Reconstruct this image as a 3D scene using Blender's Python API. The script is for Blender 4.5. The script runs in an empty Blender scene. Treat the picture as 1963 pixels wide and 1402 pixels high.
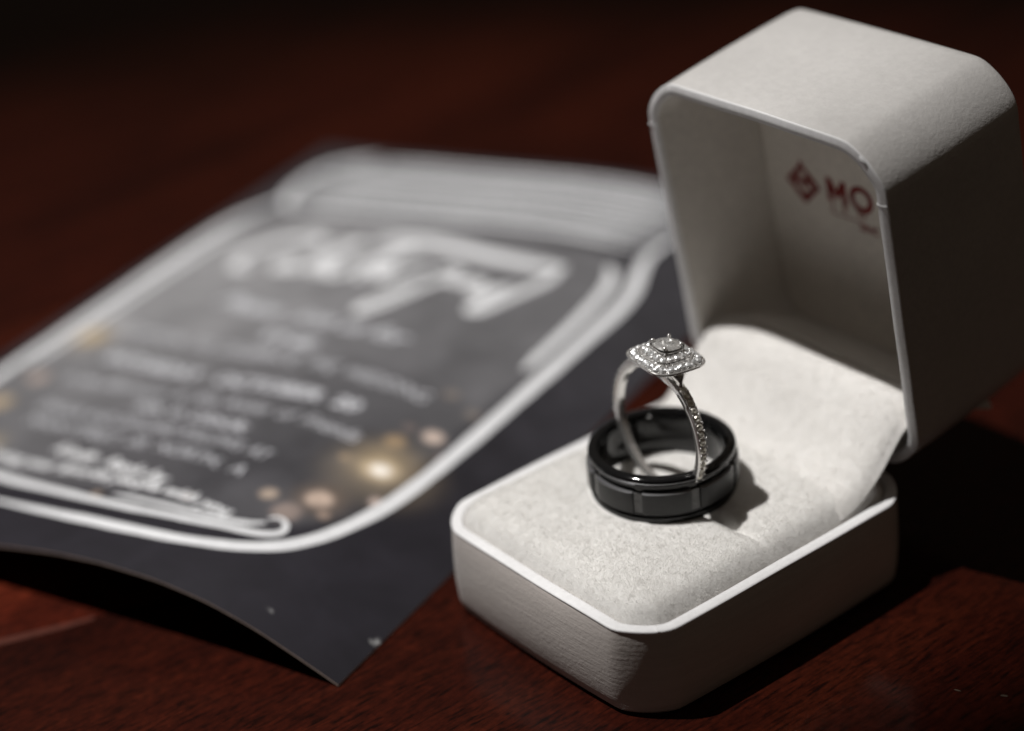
import bpy, bmesh, math, random
import numpy as np
from mathutils import Vector, Matrix

S = 0.001            # every coordinate below is in millimetres
random.seed(7)
rng = np.random.default_rng(7)
sc = bpy.context.scene
COL = sc.collection

# ------------------------------------------------------------------ camera
CAM = np.array([-152.67, -186.43, 188.58])
YAW, PITCH, ROLL, FPX = 0.9429, 0.4866, -0.1020, 4029.8
fw = np.array([math.cos(YAW) * math.cos(PITCH), math.sin(YAW) * math.cos(PITCH), -math.sin(PITCH)])
rt = np.cross(fw, [0, 0, 1.0]); rt /= np.linalg.norm(rt)
up = np.cross(rt, fw)
c_, s_ = math.cos(ROLL), math.sin(ROLL)
rt, up = c_ * rt + s_ * up, -s_ * rt + c_ * up
cam_d = bpy.data.cameras.new('camera')
cam = bpy.data.objects.new('camera', cam_d); COL.objects.link(cam)
m = Matrix.Identity(4)
for i in range(3):
    m[i][0], m[i][1], m[i][2], m[i][3] = rt[i], up[i], -fw[i], CAM[i] * S
cam.matrix_world = m
cam_d.sensor_width = 36.0
cam_d.lens = 36.0 * FPX / 1963.0
cam_d.clip_start = 0.01
cam_d.clip_end = 20.0
cam_d.dof.use_dof = True
cam_d.dof.focus_distance = 0.3055
cam_d.dof.aperture_fstop = 5.9
sc.camera = cam

# ------------------------------------------------------------------ world, lamps, exposure
w = bpy.data.worlds.new('World'); sc.world = w; w.use_nodes = True
bg = w.node_tree.nodes['Background']
bg.inputs['Color'].default_value = (1.0, 0.76, 0.56, 1)
bg.inputs['Strength'].default_value = 0.034
sc.view_settings.view_transform = 'Standard'
sc.view_settings.look = 'None'
sc.view_settings.exposure = 0.0
sc.view_settings.gamma = 1.0


def aim(o, pos, target):
    o.location = Vector(pos) * S
    o.rotation_euler = (Vector(target) - Vector(pos)).to_track_quat('-Z', 'Y').to_euler()


SUN = np.array([-0.225, 0.24, 1.0]); SUN /= np.linalg.norm(SUN)
tgt = np.array([0.0, 82.0, 0.0])
kl = bpy.data.lights.new('window_sunbeam', 'SPOT')
key = bpy.data.objects.new('window_sunbeam', kl); COL.objects.link(key)
aim(key, tgt + SUN * 2300, tgt)
kl.energy = 222.0
kl.color = (1.0, 0.975, 0.945)
kl.shadow_soft_size = 0.013
kl.spot_size = 2 * math.atan(305 / 2300)
kl.spot_blend = 0.9
wl = bpy.data.lights.new('soft_fill', 'AREA')  # added fill lamp on the left; gives the metal something to reflect
fill = bpy.data.objects.new('soft_fill', wl); COL.objects.link(fill)
wl.shape = 'RECTANGLE'; wl.size = 0.4; wl.size_y = 0.5
wl.energy = 0.06
wl.color = (0.86, 0.92, 1.0)
aim(fill, (-650, 10, 430), (20, 20, 20))

sc.cycles.max_bounces = 14
sc.cycles.diffuse_bounces = 6
sc.cycles.glossy_bounces = 6
sc.cycles.transmission_bounces = 10
sc.cycles.sample_clamp_indirect = 4.0
sc.cycles.caustics_reflective = True
sc.cycles.caustics_refractive = True


# ------------------------------------------------------------------ materials
def mat(name):
    mt = bpy.data.materials.new(name); mt.use_nodes = True
    nt = mt.node_tree
    return mt, nt, nt.nodes['Principled BSDF']


def setp(b, **kw):
    for k, v in kw.items():
        k = k.replace('_', ' ')
        if k in b.inputs:
            b.inputs[k].default_value = v


def node(nt, t, **kw):
    n = nt.nodes.new(t)
    for k, v in kw.items():
        if k in n.inputs:
            n.inputs[k].default_value = v
        else:
            setattr(n, k, v)
    return n


def coords(nt, scale=(1, 1, 1), rot=(0, 0, 0), kind='Object'):
    tc = node(nt, 'ShaderNodeTexCoord'); mp = node(nt, 'ShaderNodeMapping')
    mp.inputs['Scale'].default_value = scale
    mp.inputs['Rotation'].default_value = rot
    nt.links.new(tc.outputs[kind], mp.inputs['Vector'])
    return mp.outputs['Vector']


def noise(nt, vec, scale, detail=4, rough=0.55, dist=0.0):
    n = node(nt, 'ShaderNodeTexNoise', Scale=scale, Detail=detail, Roughness=rough, Distortion=dist)
    nt.links.new(vec, n.inputs['Vector'])
    return n.outputs['Fac']


def ramp(nt, fac, stops):
    r = node(nt, 'ShaderNodeValToRGB')
    els = r.color_ramp.elements
    while len(els) < len(stops):
        els.new(0.5)
    for e_, (p, c) in zip(els, stops):
        e_.position = p
        e_.color = (c, c, c, 1) if isinstance(c, (int, float)) else (*c, 1)
    nt.links.new(fac, r.inputs['Fac'])
    return r.outputs['Color']


def mixc(nt, fac, a, b, mode='MIX'):
    n = node(nt, 'ShaderNodeMix', data_type='RGBA', blend_type=mode)
    for sock, v in ((n.inputs[0], fac), (n.inputs[6], a), (n.inputs[7], b)):
        if isinstance(v, (int, float)):
            sock.default_value = v
        elif isinstance(v, tuple):
            sock.default_value = (*v, 1)
        else:
            nt.links.new(v, sock)
    return n.outputs[2]


def bump(nt, b, h, strength, dist, prev=None, inp='Normal'):
    n = node(nt, 'ShaderNodeBump', Strength=strength, Distance=dist)
    nt.links.new(h, n.inputs['Height'])
    if prev is not None:
        nt.links.new(prev, n.inputs['Normal'])
    nt.links.new(n.outputs['Normal'], b.inputs[inp])
    return n.outputs['Normal']


def wood_mat(name, tone):
    mt, nt, b = mat(name)
    fine = coords(nt, (230, 1500, 1500), (0, 0, math.radians(-4)))      # pores stretched along the grain
    pores = noise(nt, fine, 1.0, 5, 0.62, 0.35)
    wide = coords(nt, (9, 62, 62), (0, 0, math.radians(-4)))
    bands = noise(nt, wide, 1.0, 4, 0.6, 0.8)
    vec = coords(nt, (1, 1, 1))
    mott = noise(nt, vec, 640, 5, 0.68, 0.5)
    big = noise(nt, vec, 9, 3, 0.5, 0.4)
    col = ramp(nt, bands, [(0.25, tuple(c * tone for c in (0.023, 0.0032, 0.0014))), (0.5, tuple(c * tone for c in (0.053, 0.0076, 0.0030))), (0.75, tuple(c * tone for c in (0.084, 0.0146, 0.0055)))])
    col = mixc(nt, 1.0, col, ramp(nt, pores, [(0.34, 0.22), (0.47, 0.85), (0.62, 1.25)]), 'MULTIPLY')
    col = mixc(nt, 1.0, col, ramp(nt, mott, [(0.3, 0.6), (0.55, 1.0), (0.72, 1.4)]), 'MULTIPLY')
    col = mixc(nt, 1.0, col, ramp(nt, big, [(0.3, 0.6), (0.7, 1.3)]), 'MULTIPLY')
    nt.links.new(col, b.inputs['Base Color'])
    setp(b, Roughness=0.55, Specular_IOR_Level=0.05, Coat_Weight=0.32, Coat_Roughness=0.14, Coat_IOR=1.45)
    hgt = mixc(nt, 0.5, mott, pores)
    bump(nt, b, hgt, 0.25, 0.00012)
    n = node(nt, 'ShaderNodeBump', Strength=0.05, Distance=0.0001)
    nt.links.new(hgt, n.inputs['Height']); nt.links.new(n.outputs['Normal'], b.inputs['Coat Normal'])
    return mt


def satin_mat(name, col, axis):
    """pearly leatherette of the box, fine brushed grain running round the sides"""
    mt, nt, b = mat(name)
    sc_ = {'z': (140, 140, 1900), 'x': (950, 700, 950)}[axis]
    g = noise(nt, coords(nt, sc_), 1.0, 5, 0.7)
    sp = noise(nt, coords(nt, (1, 1, 1)), 1500, 3, 0.6)
    big = noise(nt, coords(nt, (1, 1, 1)), 60, 3, 0.5)
    cc = mixc(nt, 1.0, col, ramp(nt, g, [(0.25, 0.90), (0.75, 1.06)]), 'MULTIPLY')
    cc = mixc(nt, 1.0, cc, ramp(nt, big, [(0.3, 0.94), (0.7, 1.04)]), 'MULTIPLY')
    nt.links.new(cc, b.inputs['Base Color'])
    setp(b, Roughness=0.36, Specular_IOR_Level=0.5, Sheen_Weight=0.15)
    h = mixc(nt, 0.45, g, sp)
    bump(nt, b, h, 0.8, 0.00016)
    return mt


def paper_mat(name, col, rough=0.6, grain=900, st=0.3, var=0.08):
    mt, nt, b = mat(name)
    g = noise(nt, coords(nt, (1, 1, 1)), grain, 4, 0.6)
    g2 = noise(nt, coords(nt, (1, 1, 1)), 70, 3, 0.5)
    cc = mixc(nt, 1.0, col, ramp(nt, g, [(0.3, 1 - var), (0.7, 1 + var)]), 'MULTIPLY')
    cc = mixc(nt, 1.0, cc, ramp(nt, g2, [(0.3, 1 - var * .6), (0.7, 1 + var * .6)]), 'MULTIPLY')
    nt.links.new(cc, b.inputs['Base Color'])
    setp(b, Roughness=rough, Specular_IOR_Level=0.35)
    bump(nt, b, g, st, 0.00008)
    return mt


def fibre_mat():
    mt, nt, b = mat('ivory_plush_fibre')
    g = noise(nt, coords(nt, (1, 1, 1)), 520, 3, 0.6)
    cc = ramp(nt, g, [(0.3, (0.83, 0.82, 0.805)), (0.7, (0.95, 0.945, 0.935))])
    nt.links.new(cc, b.inputs['Base Color'])
    setp(b, Roughness=0.7, Specular_IOR_Level=0.3)
    tr = node(nt, 'ShaderNodeBsdfTranslucent')
    nt.links.new(cc, tr.inputs['Color'])
    mx = node(nt, 'ShaderNodeMixShader', Fac=0.45)
    nt.links.new(b.outputs[0], mx.inputs[1]); nt.links.new(tr.outputs[0], mx.inputs[2])
    nt.links.new(mx.outputs[0], nt.nodes['Material Output'].inputs['Surface'])
    return mt


def metal_mat(name, col, rough, grain=None, aniso=0.0):
    mt, nt, b = mat(name)
    setp(b, Base_Color=(*col, 1), Metallic=0.8, Roughness=rough)
    if grain:
        g = noise(nt, coords(nt, grain), 1.0, 4, 0.65)
        cc = mixc(nt, 1.0, col, ramp(nt, g, [(0.3, 0.8), (0.7, 1.2)]), 'MULTIPLY')
        nt.links.new(cc, b.inputs['Base Color'])
        rr_ = ramp(nt, g, [(0.3, rough * .8), (0.7, min(1, rough * 1.25))])
        nt.links.new(rr_, b.inputs['Roughness'])
        bump(nt, b, g, 0.2, 0.00003)
    return mt


def black_mat(name, rough, grain=None, base=0.009):
    mt, nt, b = mat(name)
    setp(b, Base_Color=(base, base, base * 1.03, 1), Metallic=0.0, Roughness=rough, Specular_IOR_Level=0.45, IOR=1.5)
    if grain:
        g = noise(nt, coords(nt, grain), 1.0, 5, 0.65)
        cc = ramp(nt, g, [(0.3, base * .75), (0.7, base * 1.3)])
        nt.links.new(cc, b.inputs['Base Color'])
        bump(nt, b, g, 0.35, 0.00003)
    return mt


def gem_mat(name, tint, glass, rough):
    mt, nt, b = mat(name)
    setp(b, Base_Color=(*tint, 1), Metallic=0.72, Roughness=rough)
    gl = node(nt, 'ShaderNodeBsdfGlass', Roughness=0.015, IOR=2.2)
    gl.inputs['Color'].default_value = (0.98, 0.985, 1.0, 1)
    mx = node(nt, 'ShaderNodeMixShader', Fac=glass)
    nt.links.new(b.outputs[0], mx.inputs[1]); nt.links.new(gl.outputs[0], mx.inputs[2])
    nt.links.new(mx.outputs[0], nt.nodes['Material Output'].inputs['Surface'])
    return mt


def card_mat():
    mt, nt, b = mat('chalkboard_print')
    at = node(nt, 'ShaderNodeAttribute', attribute_name='print')
    g = noise(nt, coords(nt, (1, 1, 1)), 95, 5, 0.65, 0.6)
    f = noise(nt, coords(nt, (1, 1, 1)), 800, 3, 0.6)
    cc = mixc(nt, 1.0, at.outputs['Color'], ramp(nt, g, [(0.3, 0.78), (0.7, 1.28)]), 'MULTIPLY')
    nt.links.new(cc, b.inputs['Base Color'])
    setp(b, Roughness=0.48, Specular_IOR_Level=0.4)
    bump(nt, b, f, 0.12, 0.00005)
    return mt


def chalk_mat():
    mt, nt, b = mat('white_chalk_print')
    g = noise(nt, coords(nt, (1, 1, 1)), 500, 4, 0.6)
    cc = ramp(nt, g, [(0.3, (0.80, 0.81, 0.835)), (0.7, (0.91, 0.92, 0.945))])
    nt.links.new(cc, b.inputs['Base Color'])
    setp(b, Roughness=0.5, Specular_IOR_Level=0.4)
    return mt


def flat_mat(name, col, rough=0.5):
    mt, nt, b = mat(name)
    g = noise(nt, coords(nt, (1, 1, 1)), 600, 3, 0.5)
    cc = mixc(nt, 1.0, col, ramp(nt, g, [(0.3, 0.85), (0.7, 1.15)]), 'MULTIPLY')
    nt.links.new(cc, b.inputs['Base Color'])
    setp(b, Roughness=rough, Specular_IOR_Level=0.3)
    return mt


M = dict(
    wood=wood_mat('red_mahogany', 0.68),
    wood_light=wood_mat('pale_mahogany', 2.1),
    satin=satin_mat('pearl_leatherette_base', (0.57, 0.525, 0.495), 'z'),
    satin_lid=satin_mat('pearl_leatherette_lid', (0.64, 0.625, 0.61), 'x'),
    rim=paper_mat('white_box_edge', (0.87, 0.87, 0.88), 0.5, 1100, 0.25, 0.05),
    lining=paper_mat('white_lid_lining', (0.73, 0.70, 0.66), 0.7),
    panel=paper_mat('white_label_panel', (0.84, 0.80, 0.74), 0.6),
    plush=paper_mat('ivory_plush_backing', (0.80, 0.79, 0.77), 0.9, 900, 0.2, 0.05),
    flap=paper_mat('ivory_flap_fabric', (0.86, 0.845, 0.825), 0.85, 800, 0.4, 0.05),
    fibre=fibre_mat(),
    gold=metal_mat('white_gold', (0.80, 0.785, 0.77), 0.16),
    gold_bright=metal_mat('white_gold_bead', (0.88, 0.87, 0.86), 0.22),
    black=black_mat('polished_black', 0.07),
    brushed=black_mat('brushed_black', 0.36, (500, 500, 3000), 0.014),
    groove=black_mat('satin_black_groove', 0.25, (900, 900, 900), 0.11),
    worn=metal_mat('worn_bare_edge', (0.30, 0.30, 0.31), 0.38),
    gem=gem_mat('diamond', (0.97, 0.98, 0.99), 0.08, 0.29),
    gem_center=gem_mat('diamond_centre', (0.95, 0.945, 0.93), 0.15, 0.21),
    gem_warm=gem_mat('diamond_shank', (0.86, 0.83, 0.74), 0.15, 0.30),
    card=card_mat(), chalk=chalk_mat(),
    chalk_dim=flat_mat('grey_chalk_print', (0.50, 0.51, 0.53)),
    edge=flat_mat('card_core', (0.62, 0.52, 0.46), 0.8),
    red=flat_mat('maroon_ink', (0.24, 0.015, 0.011)),
    red_dim=flat_mat('faded_maroon_ink', (0.30, 0.11, 0.085)),
    scuff=flat_mat('pale_scuff', (0.085, 0.026, 0.018), 0.4),
    added_wall=flat_mat('added_wall_plaster', (0.30, 0.27, 0.24), 0.9),
    lint=flat_mat('pale_lint', (0.13, 0.10, 0.075), 0.8),
    chalk_mid=flat_mat('soft_chalk_print', (0.66, 0.67, 0.71), 0.5),
)


# ------------------------------------------------------------------ object helpers
ORIGIN = {}


def tag(o, label=None, cat=None, group=None, kind=None):
    for k, v in (('label', label), ('category', cat), ('group', group), ('kind', kind)):
        if v:
            o[k] = v
    return o


def thing(name, label, cat, base=(0, 0, 0), group=None):
    o = bpy.data.objects.new(name, None); COL.objects.link(o)
    o.empty_display_size = 0.005
    o.location = Vector(base) * S
    ORIGIN[o.name] = np.array(base, float)
    return tag(o, label, cat, group)


def mesh(name, verts, faces, smooth=True, recalc=True):
    me = bpy.data.meshes.new(name)
    v = np.asarray(verts, float) * S
    me.from_pydata([tuple(x) for x in v], [], [tuple(int(i) for i in f) for f in faces])
    if recalc:
        bm = bmesh.new(); bm.from_mesh(me)
        bmesh.ops.recalc_face_normals(bm, faces=bm.faces)
        bm.to_mesh(me); bm.free()
    if smooth:
        me.polygons.foreach_set('use_smooth', [True] * len(me.polygons))
    me.update()
    return me


def link(name, me, m_, parent=None):
    o = bpy.data.objects.new(name, me); COL.objects.link(o)
    if m_ is not None:
        me.materials.clear(); me.materials.append(m_)
    if parent is not None:
        o.parent = parent
        ORIGIN[o.name] = ORIGIN[parent.name]
    else:
        ORIGIN[o.name] = np.zeros(3)
    return o


def obj(name, verts, faces, m_, parent=None, smooth=True, recalc=True, sharp=None):
    org = ORIGIN[parent.name] if parent is not None else np.zeros(3)
    me = mesh(name, np.asarray(verts, float) - org, faces, smooth, recalc)
    if smooth and sharp:
        me.set_sharp_from_angle(angle=math.radians(sharp))
    return link(name, me, m_, parent)


def loft(rings, cap0=True, cap1=True, closed=True):
    """rings: list of (n,3) arrays; quads between them"""
    n = len(rings[0]); V = np.concatenate(rings); F = []
    for k in range(len(rings) - 1):
        for i in range(n if closed else n - 1):
            j = (i + 1) % n
            F.append((k * n + i, k * n + j, (k + 1) * n + j, (k + 1) * n + i))
    if cap0:
        F.append(tuple(range(n))[::-1])
    if cap1:
        F.append(tuple((len(rings) - 1) * n + i for i in range(n)))
    return V, F


def outline(X, Y, R, inset=0.0, bulge=0.0, ns=14, nc=12):
    """rounded rectangle 0..X, 0..Y, inwards by inset, sides bowed outwards by bulge"""
    P = []
    R2 = max(R - inset, 0.4)
    x0, x1, y0, y1 = inset, X - inset, inset, Y - inset
    cs = [((x1 - R2, y1 - R2), 0), ((x0 + R2, y1 - R2), 90), ((x0 + R2, y0 + R2), 180), ((x1 - R2, y0 + R2), 270)]
    for k, ((cx, cy), a0) in enumerate(cs):
        for i in range(nc + 1):
            a = math.radians(a0 + 90 * i / nc)
            v = np.array([math.cos(a), math.sin(a)]); f = 90 * i / nc
            if 12 < f < 78:                                # the covered corner is almost a flat chamfer
                b0, b1 = math.radians(a0 + 12), math.radians(a0 + 78); g = (f - 12) / 66
                ch = np.array([math.cos(b0), math.sin(b0)]) * (1 - g) + np.array([math.cos(b1), math.sin(b1)]) * g
                v = v * .68 + ch * .32
            P.append((cx + R2 * v[0], cy + R2 * v[1]))
        nx, na = cs[(k + 1) % 4]
        a = math.radians(na); e0 = np.array(P[-1]); e1 = np.array([nx[0] + R2 * math.cos(a), nx[1] + R2 * math.sin(a)])
        for i in range(1, ns):
            P.append(tuple(e0 + (e1 - e0) * i / ns))
    P = np.array(P)
    if bulge:
        tx = np.clip(P[:, 0] / X, 0, 1); ty = np.clip(P[:, 1] / Y, 0, 1)
        fx = 4 * tx * (1 - tx); fy = 4 * ty * (1 - ty)
        P[:, 1] += np.where(P[:, 1] > Y / 2, 1, -1) * bulge * (fx ** 1.0) * np.clip(abs(P[:, 1] - Y / 2) / (Y / 2) * 3 - 2, 0, 1)
        P[:, 0] += np.where(P[:, 0] > X / 2, 1, -1) * bulge * (fy ** 1.0) * np.clip(abs(P[:, 0] - X / 2) / (X / 2) * 3 - 2, 0, 1)
    return P


def lift(P, z):
    return np.column_stack([P, np.full(len(P), z)])


# ------------------------------------------------------------------ table
WN = np.array([0.719, -0.695]); WT = np.array([0.695, 0.719])     # away from / along the added wall
LAMP = tgt + SUN * 2300
WP = (tgt + SUN * 1250)[:2]


def room(n_, t_, z):
    p = WP + WN * n_ + WT * t_
    return (p[0], p[1], z)


V = [room(n_, t_, z) for z in (0, -25) for n_, t_ in ((12, -900), (1300, -900), (1300, 900), (12, 900))]
table = obj('table', V, [(0, 1, 2, 3), (7, 6, 5, 4), (0, 4, 5, 1), (1, 5, 6, 2), (2, 6, 7, 3), (3, 7, 4, 0)], M['wood'], smooth=False)
tag(table, kind='structure')

# unseen wall, added so its opening cuts the sunlight off the table's right corner
OPEN = [(-330, 40), (-40, -6), (125, -33), (460, 60), (380, 480), (-240, 420)]      # where the sunlit patch ends on the table
V = []; F = []
for off in (0.0, -70.0):
    p0 = np.array([*(WP + WN * off), 0.0]); n3 = np.array([*WN, 0.0])
    hole = []
    for gx, gy in OPEN:
        g = np.array([gx, gy, 0.0]); dl = LAMP - g
        hole.append(g + dl * ((p0 - g) @ n3) / (dl @ n3))
    hole = np.array(hole)
    ht = (hole[:, :2] - WP) @ WT
    c_t, c_z = ht.mean(), hole[:, 2].mean()
    outer = []
    for t_, z_ in zip(ht, hole[:, 2]):                     # the matching point on the wall's outline
        d_t, d_z = t_ - c_t, z_ - c_z
        k_ = min(1000 / max(abs(d_t), 1e-6), ((1700 - c_z) if d_z > 0 else (c_z + 25)) / max(abs(d_z), 1e-6))
        outer.append((*(WP + WN * off + WT * (c_t + d_t * k_)), c_z + d_z * k_))
    V += [tuple(h) for h in hole] + outer
n6 = len(OPEN)
for i in range(n6):
    j = (i + 1) % n6
    F += [(i, j, n6 + j, n6 + i), (2 * n6 + j, 2 * n6 + i, 3 * n6 + i, 3 * n6 + j), (j, i, 2 * n6 + i, 2 * n6 + j), (n6 + i, n6 + j, 3 * n6 + j, 3 * n6 + i)]
tag(obj('added_wall', V, F, M['added_wall'], smooth=False), kind='structure')


def ribbon(pts, widths, z=0.02):
    pts = np.array(pts, float); V = []; F = []
    for i, p in enumerate(pts):
        t = pts[min(i + 1, len(pts) - 1)] - pts[max(i - 1, 0)]; t /= np.linalg.norm(t)
        nn = np.array([-t[1], t[0]]) * widths[i] / 2
        V += [(*(p + nn), z), (*(p - nn), z)]
    for i in range(len(pts) - 1):
        F.append((2 * i, 2 * i + 1, 2 * i + 3, 2 * i + 2))
    return V, F


# a paler strip on the table top, one long edge showing beside the card
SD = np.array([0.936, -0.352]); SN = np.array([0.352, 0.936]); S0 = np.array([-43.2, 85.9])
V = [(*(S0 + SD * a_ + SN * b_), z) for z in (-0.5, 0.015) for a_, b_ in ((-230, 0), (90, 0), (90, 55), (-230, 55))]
obj('paler_strip', V, [(4, 5, 6, 7), (0, 1, 5, 4), (1, 2, 6, 5), (2, 3, 7, 6), (3, 0, 4, 7)], M['wood_light'], table, smooth=False)
V, F = ribbon([(-70, 96.2), (-63.5, 93.3), (-58, 91), (-52, 88.7), (-47.5, 87.0), (-43.2, 85.7)], [1.9, 1.7, 1.7, 1.5, 1.3, 0.8], 0.03)
obj('scuff_mark', V, F, M['scuff'], table, smooth=False)

# ------------------------------------------------------------------ ring box
BX, BY, BH, BR = 57.4, 49.76, 14.9, 7.5           # along to the hinge, across, height, corner radius
box = thing('ring_box', 'open white ring box with a plush cushion holding two rings', 'ring box', (BX / 2, BY / 2, 0))

lv = [(0.0, 1.9, .5), (0.06, 1.4, .7), (0.35, 0.75, .9), (0.9, 0.4, 1.1), (2.4, 0.2, 1.3), (5.5, 0.05, 1.5), (8.5, 0.05, 1.5), (11.5, 0.08, 1.2), (13.6, 0.14, .8), (14.45, 0.2, .5)]
rings = [lift(outline(BX, BY, BR, i_, b_), z_) for z_, i_, b_ in lv]
rings += [lift(outline(BX, BY, BR, 2.05, .3), 14.45), lift(outline(BX, BY, BR, 2.05, .3), 8.0)]
V, F = loft(rings)
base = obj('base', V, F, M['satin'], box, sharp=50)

rr_ = [(14.47, 0.12, .35), (14.75, 0.02, .35), (14.92, 0.12, .35), (14.98, 0.4, .35), (15.0, 1.1, .33), (14.98, 1.55, .3), (14.86, 1.9, .3), (14.47, 2.0, .3)]
rings = []
for z_, i_, b_ in rr_:
    P = outline(BX, BY, BR, i_, b_)
    a = np.arange(len(P))
    zz = z_ + 0.035 * np.sin(a * 0.37) + 0.03 * np.sin(a * 0.9 + 1)
    rings.append(np.column_stack([P, zz]))
V, F = loft(rings + [rings[0]], False, False)
obj('rim', V, F, M['rim'], box)

# folded seams on the base rim at the front corner
for k, (px, py, ang) in enumerate([(4.4, 1.75, 66), (1.75, 4.9, 26)]):
    d = np.array([math.cos(math.radians(ang)), math.sin(math.radians(ang))]); n_ = np.array([-d[1], d[0]])
    V = []
    for (al, ac, zz) in [(-.8, -.2, 14.95), (.7, -.2, 14.95), (.7, .2, 14.95), (-.8, .2, 14.95), (-.7, -.06, 15.06), (.6, -.06, 15.07), (.6, .1, 15.07), (-.7, .1, 15.06)]:
        q_ = np.array([px, py]) + d * al + n_ * ac
        V.append((q_[0], q_[1], zz))
    obj('rim_seam', V, [(0, 1, 5, 4), (1, 2, 6, 5), (2, 3, 7, 6), (3, 0, 4, 7), (4, 5, 6, 7)], M['rim'], box)

# cushion
CI = 2.1                                          # inset of the cushion
XS = 28.2                                          # the ring slot


def sdf(x, y, inset):
    hx, hy = BX / 2 - inset, BY / 2 - inset; R = BR - inset
    qx = np.abs(x - BX / 2) - (hx - R); qy = np.abs(y - BY / 2) - (hy - R)
    return R - np.hypot(np.maximum(qx, 0), np.maximum(qy, 0)) - np.minimum(np.maximum(qx, qy), 0)


def cushion_z(x, y):
    d = np.maximum(sdf(x, y, CI), 0)
    z = 14.0 + 3.85 * (1 - np.exp(-d / 1.6)) - 0.25 * np.exp(-((d - 7) / 3) ** 2)
    sl = np.clip(d / 5.0, 0, 1)
    sl = sl * (0.40 + 0.60 * np.clip((y - 7) / 5, 0, 1))
    z = z - sl * (1.5 * np.exp(-((x - XS) / 0.75) ** 2) + 0.75 * np.exp(-((x - XS) / 2.8) ** 2))
    z = z + 0.10 * np.sin(x * 0.31 + 1) * np.sin(y * 0.27) * sl
    return z


o0 = outline(BX, BY, BR, CI, 0, 40, 16)
ctr = np.array([BX / 2, BY / 2])
rings = []
for k in range(56):
    t = (k / 55.0)
    t = t ** 1.5 * 0.93
    core = ctr + (o0 - ctr) * (1 - t)
    rings.append(np.column_stack([core, cushion_z(core[:, 0], core[:, 1])]))
last = rings[-1]
rings.insert(0, lift(o0, 9.0))
V, F = loft(rings, False, True)
cushion = obj('cushion', V, F, M['plush'], box)

# flap of ivory fabric that covers the hinge and runs up into the lid
prof = np.array([(42.5, 17.2), (45.8, 17.9), (48.8, 19.4), (51.6, 21.7), (54.2, 24.5), (56.6, 27.0), (59.0, 28.5), (62.2, 28.7), (66.5, 27.0), (71.5, 24.8), (77.0, 22.6)])
tt = np.linspace(0, len(prof) - 1, 46)
px_ = np.interp(tt, np.arange(len(prof)), prof[:, 0]); pz_ = np.interp(tt, np.arange(len(prof)), prof[:, 1])
for _ in range(3):
    px_[1:-1] = (px_[:-2] + 2 * px_[1:-1] + px_[2:]) / 4; pz_[1:-1] = (pz_[:-2] + 2 * pz_[1:-1] + pz_[2:]) / 4
# plush pile on the cushion: short fibres, leaning in small tufts
def vnoise(x, y, cell, seed):
    r2 = np.random.default_rng(seed); G = r2.random((128, 128))
    xi = x / cell + 40; yi = y / cell + 40
    i0 = np.floor(xi).astype(int); j0 = np.floor(yi).astype(int); fx = xi - i0; fy = yi - j0
    fx = fx * fx * (3 - 2 * fx); fy = fy * fy * (3 - 2 * fy)
    g = lambda i, j: G[i % 128, j % 128]
    return (g(i0, j0) * (1 - fx) + g(i0 + 1, j0) * fx) * (1 - fy) + (g(i0, j0 + 1) * (1 - fx) + g(i0 + 1, j0 + 1) * fx) * fy


def plush_z(x, y):
    return np.maximum(cushion_z(np.minimum(x, 52), y), np.where(x > 43, np.interp(x, px_, pz_) - 2.2 * (np.exp(-(y - 2.4) / 1.3) + np.exp(-(BY - 2.4 - y) / 1.3)), 0))


BAND_C = np.array([28.5, 26.4]); BAND_Z = 17.45
NF = 430000
fx_ = rng.uniform(2, 63.5, NF); fy_ = rng.uniform(2, BY - 2, NF)
d_ = np.where(fx_ > 48, 1.0, sdf(fx_, fy_, CI)); rb = np.hypot(fx_ - BAND_C[0], fy_ - BAND_C[1])
keep = (d_ > 0.15) & ~((rb > 9.1) & (rb < 11.9)) & (fx_ < 63.0) & ((fx_ < 50) | (np.abs(fy_ - BY / 2) < BY / 2 - 3.2))
fx_, fy_ = fx_[keep], fy_[keep]; n_f = len(fx_)
e_ = 0.05
gx = (plush_z(fx_ + e_, fy_) - plush_z(fx_ - e_, fy_)) / (2 * e_)
gy = (plush_z(fx_, fy_ + e_) - plush_z(fx_, fy_ - e_)) / (2 * e_)
nrm = np.column_stack([-gx, -gy, np.ones(n_f)]); nrm /= np.linalg.norm(nrm, axis=1)[:, None]
lean = np.column_stack([vnoise(fx_, fy_, 0.8, 1) + .6 * vnoise(fx_, fy_, 0.35, 4) - .8, vnoise(fx_, fy_, 0.8, 2) + .6 * vnoise(fx_, fy_, 0.35, 5) - .8, np.zeros(n_f)]) * 0.55
lean[:, :2] += rng.normal(0, 0.42, (n_f, 2))
ln = (0.14 + 0.24 * vnoise(fx_, fy_, 0.75, 3) + 0.16 * vnoise(fx_, fy_, 0.32, 8)) * rng.uniform(0.7, 1.25, n_f)
dirv = nrm + lean; dirv /= np.linalg.norm(dirv, axis=1)[:, None]
root = np.column_stack([fx_, fy_, plush_z(fx_, fy_) - 0.05])
tip = root + dirv * ln[:, None]
sd = np.cross(dirv, rng.normal(size=(n_f, 3))); sd /= np.linalg.norm(sd, axis=1)[:, None]
wd = rng.uniform(0.009, 0.017, n_f)[:, None]
mid = (root + tip) / 2 + nrm * 0.03
V = np.stack([root - sd * wd, root + sd * wd, mid - sd * wd * .75, mid + sd * wd * .75, tip], 1).reshape(-1, 3)
idx = np.arange(n_f)[:, None] * 5
tri = np.concatenate([idx + np.array([[0, 1, 3]]), idx + np.array([[0, 3, 2]]), idx + np.array([[2, 3, 4]])], 1).reshape(-1, 3)
me = bpy.data.meshes.new('pile')
me.vertices.add(len(V)); me.vertices.foreach_set('co', ((V - ORIGIN[box.name]) * S).ravel())
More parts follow.
